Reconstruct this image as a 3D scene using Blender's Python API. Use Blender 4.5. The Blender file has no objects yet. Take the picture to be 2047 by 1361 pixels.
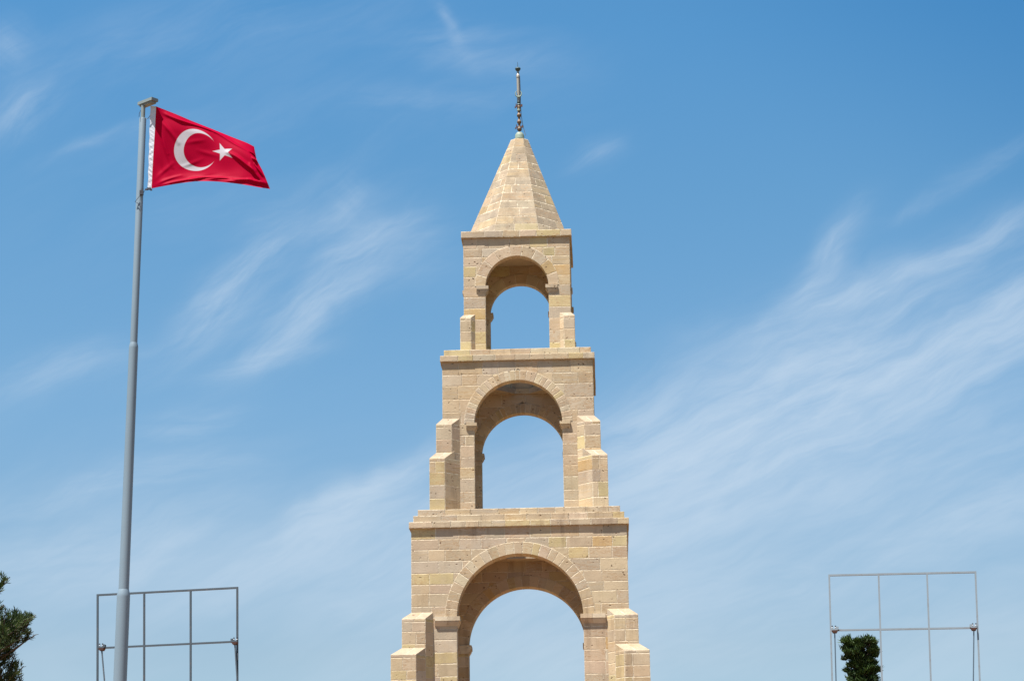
import bpy, bmesh, math, random
import numpy as np
from mathutils import Vector, Matrix

SC = bpy.context.scene
COL = SC.collection
R = math.radians

# ------------------------------------------------------------------ camera
F, PITCH, YAW, ROLL = 4770.0, .2701, -.0033, .0144     # focal length in source pixels (2047 wide)
EYE = 1.6
_c, _s = math.cos(YAW), math.sin(YAW)
_cp, _sp = math.cos(PITCH), math.sin(PITCH)
_u = Vector((_c, -_s, 0)); _d = Vector((_cp*_s, _cp*_c, _sp)); _v = Vector((-_sp*_s, -_sp*_c, _cp))
_cr, _sr = math.cos(ROLL), math.sin(ROLL)
CU = _cr*_u - _sr*_v
CV = _sr*_u + _cr*_v
CD = _d
cam = bpy.data.cameras.new('camera')
camo = bpy.data.objects.new('camera', cam); COL.objects.link(camo)
M4 = Matrix.Identity(4)
for r_ in range(3):
    M4[r_][0] = CU[r_]; M4[r_][1] = CV[r_]; M4[r_][2] = -CD[r_]
M4[2][3] = EYE
camo.matrix_world = M4
cam.sensor_width = 36; cam.lens = 36*F/2047; cam.clip_start = .5; cam.clip_end = 6000
SC.camera = camo

# ------------------------------------------------------------------ sun and sky
SUN_EL, SUN_AZ = R(70.5), R(46)            # azimuth measured to the left of straight behind the camera
SDIR = Vector((-math.sin(SUN_AZ)*math.cos(SUN_EL), -math.cos(SUN_AZ)*math.cos(SUN_EL), math.sin(SUN_EL)))
SUN_STRENGTH, SKY_STRENGTH, EXPOSURE = 5.0, .0574, 1.55
sl = bpy.data.lights.new('sun', 'SUN'); sl.energy = SUN_STRENGTH; sl.angle = R(.53); sl.color = (1, .965, .905)
so = bpy.data.objects.new('sun', sl); COL.objects.link(so)
so.rotation_euler = (-SDIR).to_track_quat('-Z', 'Y').to_euler()
so.location = (0, 0, 60)
SC.view_settings.view_transform = 'Standard'
SC.view_settings.look = 'None'
SC.view_settings.exposure = EXPOSURE
SC.view_settings.gamma = 1

class Nodes:
    """small helper round a node tree"""
    def __init__(s, tree): s.t = tree; s.n = tree.nodes; s.l = tree.links
    def new(s, typ, **kw):
        n = s.n.new(typ)
        for k, v in kw.items(): setattr(n, k, v)
        return n
    def put(s, sock, v):
        if isinstance(v, bpy.types.NodeSocket): s.l.new(v, sock)
        elif v is not None:
            try: sock.default_value = v
            except Exception: sock.default_value = tuple(v) + (1,)
    def m(s, op, a, b=None, c=None, clamp=False):
        n = s.new('ShaderNodeMath', operation=op, use_clamp=clamp)
        s.put(n.inputs[0], a); s.put(n.inputs[1], b); s.put(n.inputs[2], c)
        return n.outputs[0]
    def add(s, a, b): return s.m('ADD', a, b)
    def mul(s, a, b): return s.m('MULTIPLY', a, b)
    def dot(s, a, b):
        n = s.new('ShaderNodeVectorMath', operation='DOT_PRODUCT'); s.put(n.inputs[0], a); s.put(n.inputs[1], b)
        return n.outputs['Value']
    def xyz(s, x, y, z=0.):
        n = s.new('ShaderNodeCombineXYZ')
        for i, v in enumerate((x, y, z)): s.put(n.inputs[i], v)
        return n.outputs[0]
    def sep(s, v):
        n = s.new('ShaderNodeSeparateXYZ'); s.put(n.inputs[0], v); return n.outputs
    def vscale(s, v, sc):
        n = s.new('ShaderNodeVectorMath', operation='MULTIPLY'); s.put(n.inputs[0], v); s.put(n.inputs[1], sc); return n.outputs[0]
    def vadd(s, v, sc):
        n = s.new('ShaderNodeVectorMath', operation='ADD'); s.put(n.inputs[0], v); s.put(n.inputs[1], sc); return n.outputs[0]
    def noise(s, v, scale, detail=4, rough=.55, dist=0., color=False):
        n = s.new('ShaderNodeTexNoise'); s.put(n.inputs['Vector'], v)
        n.inputs['Scale'].default_value = scale; n.inputs['Detail'].default_value = detail
        n.inputs['Roughness'].default_value = rough; n.inputs['Distortion'].default_value = dist
        return n.outputs['Color' if color else 'Fac']
    def ramp(s, x, a, b, lo=0., hi=1., smooth=True):
        n = s.new('ShaderNodeMapRange', interpolation_type='SMOOTHSTEP' if smooth else 'LINEAR')
        s.put(n.inputs['Value'], x)
        n.inputs['From Min'].default_value = a; n.inputs['From Max'].default_value = b
        n.inputs['To Min'].default_value = lo; n.inputs['To Max'].default_value = hi
        return n.outputs['Result']
    def mix(s, f, a, b, mode='MIX'):
        n = s.new('ShaderNodeMix', data_type='RGBA', blend_type=mode)
        s.put(n.inputs[0], f); s.put(n.inputs[6], a); s.put(n.inputs[7], b)
        return n.outputs[2]

world = bpy.data.worlds.new('World'); SC.world = world; world.use_nodes = True
N = Nodes(world.node_tree); N.n.clear()
sky = N.new('ShaderNodeTexSky', sky_type='NISHITA', sun_disc=False, sun_elevation=SUN_EL, air_density=1.0, dust_density=.6, ozone_density=1.6, altitude=100)
sky.sun_rotation = math.atan2(SDIR.x, SDIR.y)
gen = N.new('ShaderNodeTexCoord').outputs['Generated']
# cirrus: wisps placed by sky direction round a fixed bearing; (a, b) are tangents off that bearing
BEAR = CD.copy(); BR, BU = CU.copy(), CV.copy()
dd = N.m('MAXIMUM', N.dot(gen, BEAR), .05)
A_ = N.m('DIVIDE', N.dot(gen, BR), dd)
B_ = N.m('DIVIDE', N.dot(gen, BU), dd)
front = N.ramp(N.dot(gen, BEAR), .3, .7)
warp = N.noise(gen, 14, 3, .55, color=True)
ws = N.sep(warp)
WA = N.add(A_, N.mul(N.m('SUBTRACT', ws[0], .5), .03))
WB = N.add(B_, N.mul(N.m('SUBTRACT', ws[1], .5), .024))
def rotated(x0, y0, ang, warped=True):
    a, b = (WA, WB) if warped else (A_, B_)
    ca, sa = math.cos(R(ang)), math.sin(R(ang))
    da = N.m('SUBTRACT', a, (x0-1023.5)/F); db = N.m('SUBTRACT', b, (680.5-y0)/F)
    p = N.add(N.mul(da, ca), N.mul(db, sa))
    q = N.add(N.mul(da, -sa), N.mul(db, ca))
    return p, q
def fibres(ang, fp, fq, seed, det=7):
    """streaks of ice cloud drawn out along one direction"""
    p, q = rotated(1023, 680, ang)
    return N.noise(N.xyz(N.mul(p, fp), N.mul(q, fq), seed), 1., det, .62, .3)
FIB = {0: fibres(6, 9, 56, 3.1), 1: fibres(23, 9, 38, 7.7), 2: fibres(43, 13, 74, 1.3), 3: fibres(-40, 15, 55, 5.2)}
FINE = N.ramp(fibres(27, 24, 150, 4.4, 6), .3, .7, .68, 1.25)
SOFT = fibres(20, 7, 26, 9.4, 4)
def patch(x0, y0, lx, ly, ang, amp, fib=1, lo=.33, hi=.72, bg=0.):
    """soft elongated patch of streaky cirrus at one bearing"""
    p, q = rotated(x0, y0, ang)
    g = N.add(N.m('POWER', N.mul(p, F/lx), 2), N.m('POWER', N.mul(q, F/ly), 2))
    g = N.m('EXPONENT', N.mul(g, -1))
    return N.mul(N.mul(g, N.ramp(FIB[fib], lo, hi, bg, 1)), amp)
P = [
    # lower right veil, broad band climbing to the right
    patch(1450, 880, 360, 135, 26, .70, 1, .28, .70, .35),
    patch(1700, 735, 330, 110, 24, .74, 1, .28, .70, .3),
    patch(1960, 690, 280, 110, 24, .58, 1, .28, .72, .25),
    patch(1960, 960, 420, 120, 16, .36, 1, .28, .74, .35),
    patch(1380, 1020, 420, 130, 18, .40, 1, .22, .74, .55),
    patch(1800, 1080, 420, 60, 14, .30, 0, .33, .72, .2),
    patch(1800, 1250, 700, 130, 6, .22, 0, .3, .75, .5),
    patch(1080, 1260, 360, 160, 5, .30, 1, .25, .75, .7),
    patch(1230, 850, 120, 50, 20, .35, 1, .3, .72, .2),
    # streaks on the right
    patch(1655, 525, 110, 26, 48, .60, 2, .26, .74, .3),
    patch(1800, 548, 260, 28, 19, .56, 1, .28, .72, .3),
    patch(1880, 395, 70, 12, 30, .24, 2, .3, .72, .1),
    patch(1990, 330, 120, 26, 28, .20, 1, .3, .72),
    patch(2010, 450, 100, 36, 20, .30, 1, .3, .72, .1),
    # middle left
    patch(430, 595, 140, 36, 46, .62, 2, .28, .72, .2),
    patch(620, 590, 170, 52, 40, .70, 2, .26, .74, .25),
    patch(520, 710, 100, 16, 12, .6, 0, .34, .70, .15),
    patch(700, 470, 170, 60, -10, .38, 0, .28, .74, .2),
    patch(680, 395, 40, 34, 60, .34, 3, .32, .70, .2),
    patch(520, 480, 120, 30, 40, .22, 2, .34, .70),
    # lower centre, left of the tower
    patch(740, 960, 180, 30, 28, .80, 1, .3, .70, .25),
    patch(600, 1085, 330, 55, 22, .50, 1, .26, .72, .4),
    patch(800, 1100, 280, 100, 20, .46, 1, .22, .74, .6),
    patch(330, 1095, 150, 36, 32, .40, 1, .32, .70, .1),
    patch(120, 1125, 260, 60, 16, .42, 0, .32, .70, .2),
    patch(130, 1010, 200, 26, 10, .32, 0, .34, .70, .1),
    patch(390, 850, 90, 34, 10, .28, 0, .34, .70, .1),
    patch(350, 950, 160, 34, 10, .26, 0, .34, .70, .1),
    patch(140, 740, 150, 40, 18, .28, 1, .34, .70, .1),
    # upper left wisps
    patch(10, 95, 44, 60, -50, .26, 3, .3, .70, .25),
    patch(40, 230, 90, 50, 28, .30, 2, .32, .70, .1),
    patch(210, 290, 120, 14, 18, .2, 1, .34, .70, .1),
    patch(250, 80, 260, 60, 20, .09, 1, .34, .70),
    patch(930, 45, 60, 14, -60, .2, 3, .3, .70, .2),
    patch(960, 95, 150, 40, -6, .24, 0, .32, .70, .1),
    patch(860, 205, 190, 34, 2, .16, 0, .32, .70, .1),
    patch(560, 50, 340, 70, 15, .11, 1, .34, .72),
    patch(1170, 300, 60, 26, 22, .34, 1, .32, .70, .1),
    patch(560, 330, 460, 150, 14, .09, 1, .34, .74),
]
cl = P[0]
for p_ in P[1:]: cl = N.add(cl, p_)
cl = N.mul(N.mul(cl, front), FINE)
# the rest of the sky carries the same thin cirrus
back = N.ramp(N.noise(N.vscale(gen, (3, 3, 12)), 1.6, 7, .6, .3), .45, .8, 0, .5)
cl = N.add(cl, N.mul(back, N.m('SUBTRACT', 1, front)))
veil = N.mul(N.ramp(SOFT, .35, .75), N.mul(front, N.ramp(B_, .0, -.12, 0, .20)))
cl = N.mul(N.m('SUBTRACT', 1, N.m('EXPONENT', N.mul(N.add(cl, veil), -1.3))), .88)
# clear-air colour by height above the horizon: hazy and pale low down, deep blue higher up
gz = N.sep(gen)[2]
cr = N.new('ShaderNodeValToRGB'); N.put(cr.inputs[0], gz); e_ = cr.color_ramp.elements
cr.color_ramp.interpolation = 'LINEAR'
AIR = [(.04, (.82, .75, .78)), (.139, (.90, .74, .68)), (.237, (.76, .81, .80)), (.322, (.63, .83, .855)), (.389, (.53, .84, .92)), (.9, (.5, .84, .94))]
e_[0].position, e_[0].color = AIR[0][0], AIR[0][1]+(1,); e_[1].position, e_[1].color = AIR[-1][0], AIR[-1][1]+(1,)
for p_, c_ in AIR[1:-1]: e_.new(p_).color = c_+(1,)
skyc = N.mix(1, sky.outputs['Color'], (.80, .99, 1.04, 1), 'MULTIPLY')
skyc = N.mix(1, skyc, cr.outputs[0], 'MULTIPLY')
deep = N.mul(N.ramp(N.add(N.mul(A_, .9), B_), .17, .36), front)
skyc = N.mix(deep, skyc, N.mix(1, skyc, (.66, .82, .90, 1), 'MULTIPLY'))
skyc = N.mix(cl, skyc, (3.75, 4.45, 5.2, 1))
bg = N.new('ShaderNodeBackground'); N.put(bg.inputs['Color'], skyc); bg.inputs['Strength'].default_value = SKY_STRENGTH
wo = N.new('ShaderNodeOutputWorld'); N.l.new(bg.outputs[0], wo.inputs[0])

# ------------------------------------------------------------------ helpers
def ray(px, py):
    return CD + CU*((px-1023.5)/F) + CV*((680.5-py)/F)
def at(px, py, Y):
    """the point seen at a source pixel, standing at world depth Y"""
    d = ray(px, py); t = Y/d.y
    return Vector((0, 0, EYE)) + d*t
def link(name, me, mats, parent=None):
    o = bpy.data.objects.new(name, me); COL.objects.link(o)
    for m in (mats if isinstance(mats, (list, tuple)) else [mats]): me.materials.append(m)
    if parent is not None: o.parent = parent
    return o
def tag(o, label=None, cat=None, group=None, kind=None):
    for k, v in (('label', label), ('category', cat), ('group', group), ('kind', kind)):
        if v: o[k] = v
    return o
def empty(name, loc=(0, 0, 0), rz=0):
    o = bpy.data.objects.new(name, None); COL.objects.link(o); o.location = loc; o.rotation_euler = (0, 0, rz)
    o.empty_display_size = .2
    return o
class MB:
    """collects plain geometry for ONE mesh"""
    def __init__(s): s.v = []; s.f = []; s.sm = []; s.mi = []
    def add(s, vs, fs, smooth=False, mi=0):
        b = len(s.v); s.v += [tuple(v) for v in vs]; s.f += [tuple(i+b for i in f) for f in fs]
        s.sm += [smooth]*len(fs); s.mi += [mi]*len(fs)
    def box(s, c, ex, ey, ez, mi=0):
        c = Vector(c); ex, ey, ez = Vector(ex), Vector(ey), Vector(ez)
        vs = [c + a*ex + b*ey + d*ez for a in (-1, 1) for b in (-1, 1) for d in (-1, 1)]
        s.add(vs, [(0, 1, 3, 2), (4, 6, 7, 5), (0, 4, 5, 1), (2, 3, 7, 6), (0, 2, 6, 4), (1, 5, 7, 3)], mi=mi)
    def tube(s, pts, rad, n=10, mi=0, cap=True):
        pts = [Vector(p) for p in pts]
        rad = rad if isinstance(rad, (list, tuple)) else [rad]*len(pts)
        vs = []; T0 = None
        for i, p in enumerate(pts):
            t = (pts[min(i+1, len(pts)-1)] - pts[max(i-1, 0)]).normalized()
            a = Vector((1, 0, 0)) if abs(t.x) < .8 else Vector((0, 1, 0))
            e1 = t.cross(a).normalized(); e2 = t.cross(e1)
            for k in range(n):
                g = 2*math.pi*k/n; vs.append(p + e1*(rad[i]*math.cos(g)) + e2*(rad[i]*math.sin(g)))
        fs = [(i*n+k, i*n+(k+1) % n, (i+1)*n+(k+1) % n, (i+1)*n+k) for i in range(len(pts)-1) for k in range(n)]
        s.add(vs, fs, True, mi)
        if cap:
            s.add(vs[:n], [tuple(range(n))[::-1]], False, mi); s.add(vs[-n:], [tuple(range(n))], False, mi)
    def lathe(s, c, prof, n=20, mi=0, smooth=True, axis=Vector((0, 0, 1))):
        """prof = [(radius, height)], turned round a vertical axis through c"""
        c = Vector(c); vs = []
        for r, h in prof:
            for k in range(n):
                g = 2*math.pi*k/n; vs.append(c + Vector((r*math.cos(g), r*math.sin(g), 0)) + axis*h)
        fs = [(i*n+k, i*n+(k+1) % n, (i+1)*n+(k+1) % n, (i+1)*n+k) for i in range(len(prof)-1) for k in range(n)]
        s.add(vs, fs, smooth, mi)
        s.add(vs[:n], [tuple(range(n))[::-1]], False, mi); s.add(vs[-n:], [tuple(range(n))], False, mi)
    def build(s, name, mats, parent=None):
        me = bpy.data.meshes.new(name); me.from_pydata(s.v, [], s.f)
        me.polygons.foreach_set('use_smooth', s.sm); me.polygons.foreach_set('material_index', s.mi)
        me.update()
        return link(name, me, mats, parent)

# ------------------------------------------------------------------ materials
def mat(name):
    m = bpy.data.materials.new(name); m.use_nodes = True
    n = Nodes(m.node_tree); b = n.n['Principled BSDF']
    return m, n, b
def bump(n, b, h, strength=.4, dist=.01):
    k = n.new('ShaderNodeBump'); n.put(k.inputs['Height'], h); k.inputs['Strength'].default_value = strength
    k.inputs['Distance'].default_value = dist; n.l.new(k.outputs[0], b.inputs['Normal'])
def obj_coord(n): return n.new('ShaderNodeTexCoord').outputs['Object']

def stone_material():
    m, n, b = mat('cut_sandstone')
    at_ = n.new('ShaderNodeAttribute', attribute_name='stone')
    lo = n.sep(n.new('ShaderNodeUVMap', uv_map='blk_lo').outputs[0])
    hi = n.sep(n.new('ShaderNodeUVMap', uv_map='blk_hi').outputs[0])
    pos = obj_coord(n)
    seed = at_.outputs['Alpha']
    off = n.xyz(n.mul(seed, 37.), n.mul(seed, 91.), n.mul(seed, 53.))
    bp = n.vadd(pos, off)
    col = at_.outputs['Color']
    # cloudy tone inside each block, warm veins in some
    cloud = n.noise(bp, 5, 5, .6, .4)
    col = n.mix(n.ramp(cloud, .3, .75, .0, .42), col, (.43, .34, .235, 1))
    tone = n.ramp(n.noise(bp, 1.7, 3, .5), .25, .75, .80, 1.14, smooth=False)
    tilt = n.vscale(bp, (1.2, 1.2, 4.5))
    vein = n.noise(tilt, 2.1, 4, .6, 1.6)
    vein = n.m('ABSOLUTE', n.m('SUBTRACT', vein, .5))
    has = n.ramp(n.m('FRACT', n.mul(seed, 7.31)), .55, .7)
    vmask = n.mul(n.ramp(vein, .0, .035, 1, 0), has)
    col = n.mix(n.mul(vmask, .7), col, (.29, .145, .05, 1))
    band = n.ramp(n.noise(n.vscale(bp, (.8, .8, 14)), 1.5, 4, .6, .6), .35, .7)
    hasb = n.ramp(n.m('FRACT', n.mul(seed, 3.77)), .6, .75)
    col = n.mix(n.mul(n.mul(band, hasb), .55), col, (.38, .255, .115, 1))
    mul = n.new('ShaderNodeVectorMath', operation='SCALE'); n.put(mul.inputs[0], col); n.put(mul.inputs['Scale'], tone); col = mul.outputs[0]
    grain = n.noise(pos, 95, 3, .7)
    col = n.mix(.28, col, n.mix(n.ramp(grain, .25, .75), (.22, .15, .098, 1), (.50, .41, .29, 1)))
    # pits and worn holes
    vor = n.new('ShaderNodeTexVoronoi', feature='F1'); n.put(vor.inputs['Vector'], n.vadd(bp, n.vscale(n.noise(pos, 9, 2, color=True), (.12, .12, .12)))); vor.inputs['Scale'].default_value = 11
    vr = n.sep(vor.outputs['Color'])
    pit = n.mul(n.ramp(vor.outputs['Distance'], n_pit := .14, .28, 1, 0), n.ramp(vr[0], .60, .7))
    pit = n.mul(pit, n.ramp(n.noise(bp, 3, 2), .45, .6))
    col = n.mix(n.mul(pit, .8), col, (.09, .05, .027, 1))
    streak = n.noise(n.vscale(pos, (2.6, 2.6, .22)), 2.2, 5, .65)
    grime = n.mul(n.ramp(streak, .46, .70), n.ramp(n.noise(pos, .55, 3, .6), .42, .66))
    col = n.mix(n.mul(grime, .55), col, (.15, .10, .065, 1))
    patchy = n.ramp(n.noise(pos, .9, 4, .6), .56, .74)
    col = n.mix(n.mul(patchy, .25), col, (.30, .18, .08, 1))
    # mortar joints from the distance to the block's own edges
    d = n.m('MINIMUM', n.m('MINIMUM', lo[0], lo[1]), n.m('MINIMUM', hi[0], hi[1]))
    wob = n.noise(pos, 16, 4, .65)
    d = n.add(d, n.mul(n.m('SUBTRACT', wob, .5), .05))
    d = n.add(d, n.mul(n.m('SUBTRACT', n.noise(pos, 2.7, 2), .5), .02))
    joint = n.ramp(d, .001, .013, 1, 0)
    vis = n.ramp(n.noise(pos, 1.9, 4, .65), .36, .62, .06, 1)
    vis = n.m('MAXIMUM', vis, n.ramp(n.sep(pos)[2], 12.3, 11.6, 0, .55))
    jc = n.mix(n.ramp(n.noise(pos, 3.3, 3), .64, .72), (.53, .455, .34, 1), (.14, .09, .055, 1))
    col = n.mix(n.mul(joint, n.mul(vis, .92)), col, jc)
    n.put(b.inputs['Base Color'], col)
    b.inputs['Roughness'].default_value = .92; b.inputs['Specular IOR Level'].default_value = .15
    h = n.add(n.mul(n.noise(bp, 30, 5, .7), .5), n.mul(pit, -1.4))
    h = n.add(h, n.mul(joint, -1.1)); h = n.add(h, n.mul(cloud, .5))
    bump(n, b, h, .55, .012)
    return m
STONE = stone_material()

def metal(name, col, rough=.5, metallic=.0, var=.25, stain=None, sc=6):
    m, n, b = mat(name); p = obj_coord(n)
    c = n.mix(n.ramp(n.noise(n.vscale(p, (1, 1, .35)), sc, 5, .65), .3, .75, 0, var), tuple(col) + (1,), tuple(x*.55 for x in col) + (1,))
    if stain: c = n.mix(n.ramp(n.noise(p, sc*2.3, 5, .7), .52, .68), c, tuple(stain) + (1,))
    n.put(b.inputs['Base Color'], c); b.inputs['Roughness'].default_value = rough; b.inputs['Metallic'].default_value = metallic
    bump(n, b, n.noise(p, 60, 3), .12, .004)
    return m
PAINT = metal('grey_pole_paint', (.150, .200, .240), .42, 0, .22, sc=3)
PAINT2 = metal('pale_grey_cap_paint', (.16, .19, .185), .5, 0, .3, sc=12)
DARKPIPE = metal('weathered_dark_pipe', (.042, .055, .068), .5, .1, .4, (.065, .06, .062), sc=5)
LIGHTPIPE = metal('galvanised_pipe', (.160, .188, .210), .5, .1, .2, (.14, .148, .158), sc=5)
SLATE = metal('dark_steel_post', (.07, .10, .13), .5, .2, .3)
RUST = metal('rusty_plate', (.085, .034, .022), .85, 0, .5, (.04, .02, .015), sc=30)
WHITEPL = metal('white_insulator', (.5, .52, .54), .45, 0, .1)
BLACK = metal('black_rubber', (.012, .012, .022), .6, 0, .1)
COPPER = metal('brown_bronze', (.13, .068, .032), .6, .25, .5, (.2, .26, .19), sc=20)
VERDI = metal('green_copper', (.19, .25, .20), .7, .1, .4, (.18, .14, .085), sc=22)
ZINC = metal('zinc_pipe', (.30, .275, .23), .5, .35, .4, (.14, .08, .045), sc=14)
DARKMET = metal('dark_verdigris', (.035, .06, .06), .6, .2, .4)
CABLE = metal('dark_blue_cable', (.012, .03, .06), .6, 0, .1)

# ------------------------------------------------------------------ stone meshes
RNG = random.Random(57)
PINK, YEL, GREY, GOLD, PALE, BUFF = (.405, .307, .212), (.43, .346, .162), (.36, .300, .228), (.40, .255, .090), (.47, .395, .282), (.425, .330, .212)
def stone_colour(rng, weights=(5, 2.6, 3, .5, 1.5, 4)):
    c = rng.choices((PINK, YEL, GREY, GOLD, PALE, BUFF), weights)[0]
    k = rng.uniform(.84, 1.12)
    return (c[0]*k*rng.uniform(.97, 1.03), c[1]*k, c[2]*k*rng.uniform(.95, 1.05), rng.random())
class Stone:
    """faces of cut stone: every face knows its block's colour and its distance to the block's edges"""
    def __init__(s): s.v = []; s.f = []; s.lo = []; s.hi = []; s.c = []
    def poly(s, pts, uv, rect, col):
        b = len(s.v); s.v += [tuple(p) for p in pts]; s.f.append(tuple(range(b, b+len(pts))))
        ua, ub, va, vb = rect
        for u, v in uv:
            s.lo += [u-ua, v-va]; s.hi += [ub-u, vb-v]; s.c += list(col)
    def build(s, name, parent):
        me = bpy.data.meshes.new(name); me.from_pydata(s.v, [], s.f)
        for nm, dat in (('blk_lo', s.lo), ('blk_hi', s.hi)):
            l = me.uv_layers.new(name=nm); l.data.foreach_set('uv', dat)
        a = me.color_attributes.new('stone', 'FLOAT_COLOR', 'CORNER'); a.data.foreach_set('color', s.c)
        me.update()
        return link(name, me, STONE, parent)
    # a plane given by origin P and in-plane unit axes ex, ey; blocks as rectangles in (u, v)
    def rect(s, P, ex, ey, ua, ub, va, vb, col, block=None):
        block = block or (ua, ub, va, vb)
        uv = [(ua, va), (ub, va), (ub, vb), (ua, vb)]
        s.poly([P + ex*u + ey*v for u, v in uv], uv, block, col)
    def coursed(s, P, ex, ey, u0, u1, lines, rng, lmin=.35, lmax=.75, weights=(5, 2.6, 3, .5, 1.5, 4)):
        for va, vb in zip(lines[:-1], lines[1:]):
            for ua, ub in blocks(u0, u1, lmin, lmax, rng): s.rect(P, ex, ey, ua, ub, va, vb, stone_colour(rng, weights))
    def slab_box(s, o, ex, ey, ez, lx, ly, lz, col):
        """a box stone from corner o, all six faces"""
        o = Vector(o)
        def q(P, a, b, la, lb):
            s.rect(P, a, b, 0, la, 0, lb, col)
        q(o, ex, ez, lx, lz); q(o + ex*lx, ey, ez, ly, lz); q(o + ex*lx + ey*ly, -ex, ez, lx, lz); q(o + ey*ly, -ey, ez, ly, lz)
        q(o + ez*lz, ex, ey, lx, ly); q(o + ey*ly, ex, -ey, lx, ly)
def blocks(u0, u1, lmin, lmax, rng):
    L = u1-u0
    if L <= lmax*.9: 
        if L > lmin*1.6 and rng.random() < .6:
            c = u0 + L*rng.uniform(.35, .65); return [(u0, c), (c, u1)]
        return [(u0, u1)]
    cuts = [u0]
    while u1-cuts[-1] > lmax*1.15:
        cuts.append(cuts[-1] + rng.uniform(lmin, lmax))
    if u1-cuts[-1] < lmin*.55 and len(cuts) > 1: cuts.pop()
    cuts.append(u1)
    return list(zip(cuts[:-1], cuts[1:]))
def courses(z0, z1, h, rng):
    n = max(1, round((z1-z0)/h)); out = [z0]
    for i in range(1, n): out.append(z0 + (z1-z0)*(i + rng.uniform(-.12, .12))/n)
    return out + [z1]
X, Y, Z = Vector((1, 0, 0)), Vector((0, 1, 0)), Vector((0, 0, 1))
def sides():
    """outward normal, in-plane axis to the right seen from outside"""
    return [(-Y, X), (X, Y), (Y, -X), (-X, -Y)]

def arch_wall(S, P, ex, u0, u1, lines, vs, o, Rx, rng, lmin, lmax, flip=False, weights=None):
    """wall face in the plane (P, ex, Z), pierced by an arched opening: jambs at +-o up to vs, clipped round radius Rx above"""
    weights = weights or (5, 2.6, 3, .5, 1.5, 4)
    for va, vb in zip(lines[:-1], lines[1:]):
        if vb <= vs + 1e-6:
            for a, b in ((u0, -o), (o, u1)):
                for ua, ub in blocks(a, b, lmin, lmax, rng): S.rect(P, ex, Z, ua, ub, va, vb, stone_colour(rng, weights))
            continue
        if va >= vs + Rx - 1e-6:
            for ua, ub in blocks(u0, u1, lmin, lmax, rng): S.rect(P, ex, Z, ua, ub, va, vb, stone_colour(rng, weights))
            continue
        bl = blocks(u0, u1, lmin, lmax, rng)
        for ua, ub in bl:
            col = stone_colour(rng, weights)
            for sg in (-1, 1):
                # work in the left half (w = -|u|): the stone lies between w0 (outer) and the ring
                if sg < 0: w0, w1 = ua, min(ub, 0)
                else: w0, w1 = -ub, min(-ua, 0)
                if w1 <= w0 + 1e-6: continue
                bnd = lambda v: -math.sqrt(max(0, Rx*Rx - (v-vs)**2)) if v < vs+Rx else 0.
                vst = va
                if bnd(va) < w0:
                    if abs(w0) >= Rx or vs + math.sqrt(max(0, Rx*Rx - w0*w0)) >= vb: continue
                    vst = vs + math.sqrt(Rx*Rx - w0*w0)
                vv = [vst + (vb-vst)*i/8 for i in range(9)]
                right = [(min(w1, bnd(v)), v) for v in vv]
                uvl = [(w0, vst)] + [r for r in right if r[0] > w0 + 1e-5] + [(w0, vb)]
                uv = [(u*(-sg), v) for u, v in uvl] if sg > 0 else uvl
                if sg > 0: uv = uv[::-1]
                S.poly([P + ex*u + Z*v for u, v in uv], uv, (ua, ub, va, vb), col)

# ------------------------------------------------------------------ the tower
D = 56.0; THETA = -.0342
tower = empty('memorial_tower', (0, D, 0), THETA)
tag(tower, 'tall three tiered sandstone memorial tower with arches and a pointed roof', 'tower')
CT, ST = math.cos(THETA), math.sin(THETA)
def tz(px, py, lx, ly):
    """height of the tower-local point (lx, ly) seen at source row py"""
    return at(px, py, D + ST*lx + CT*ly).z
W = EYE
TIERS = [
    # a, opening, arch apex, wall bottom, wall top, wall thickness, ring width
    dict(a=1.2792, o=.7561, za=17.2616+W, z0=14.8237+W, z1=17.7241+W, t=.22, ring=.255, nv=9, ch=.27, lmin=.28, lmax=.52, wt=(5, 3.4, 2, .6, 1.5, 4)),
    dict(a=1.7727, o=1.0298, za=14.0556+W, z0=10.8872+W, z1=14.5255+W, t=.29, ring=.235, nv=29, ch=.28, lmin=.34, lmax=.62, wt=(5, .6, 4, .1, 1, 4)),
    dict(a=2.4586, o=1.4273, za=9.8103+W, z0=.45, z1=10.4305+W, t=.40, ring=.27, nv=25, ch=.262, lmin=.38, lmax=.66, wt=(5, 2.0, 4, .4, 1, 3.5)),
]
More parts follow.
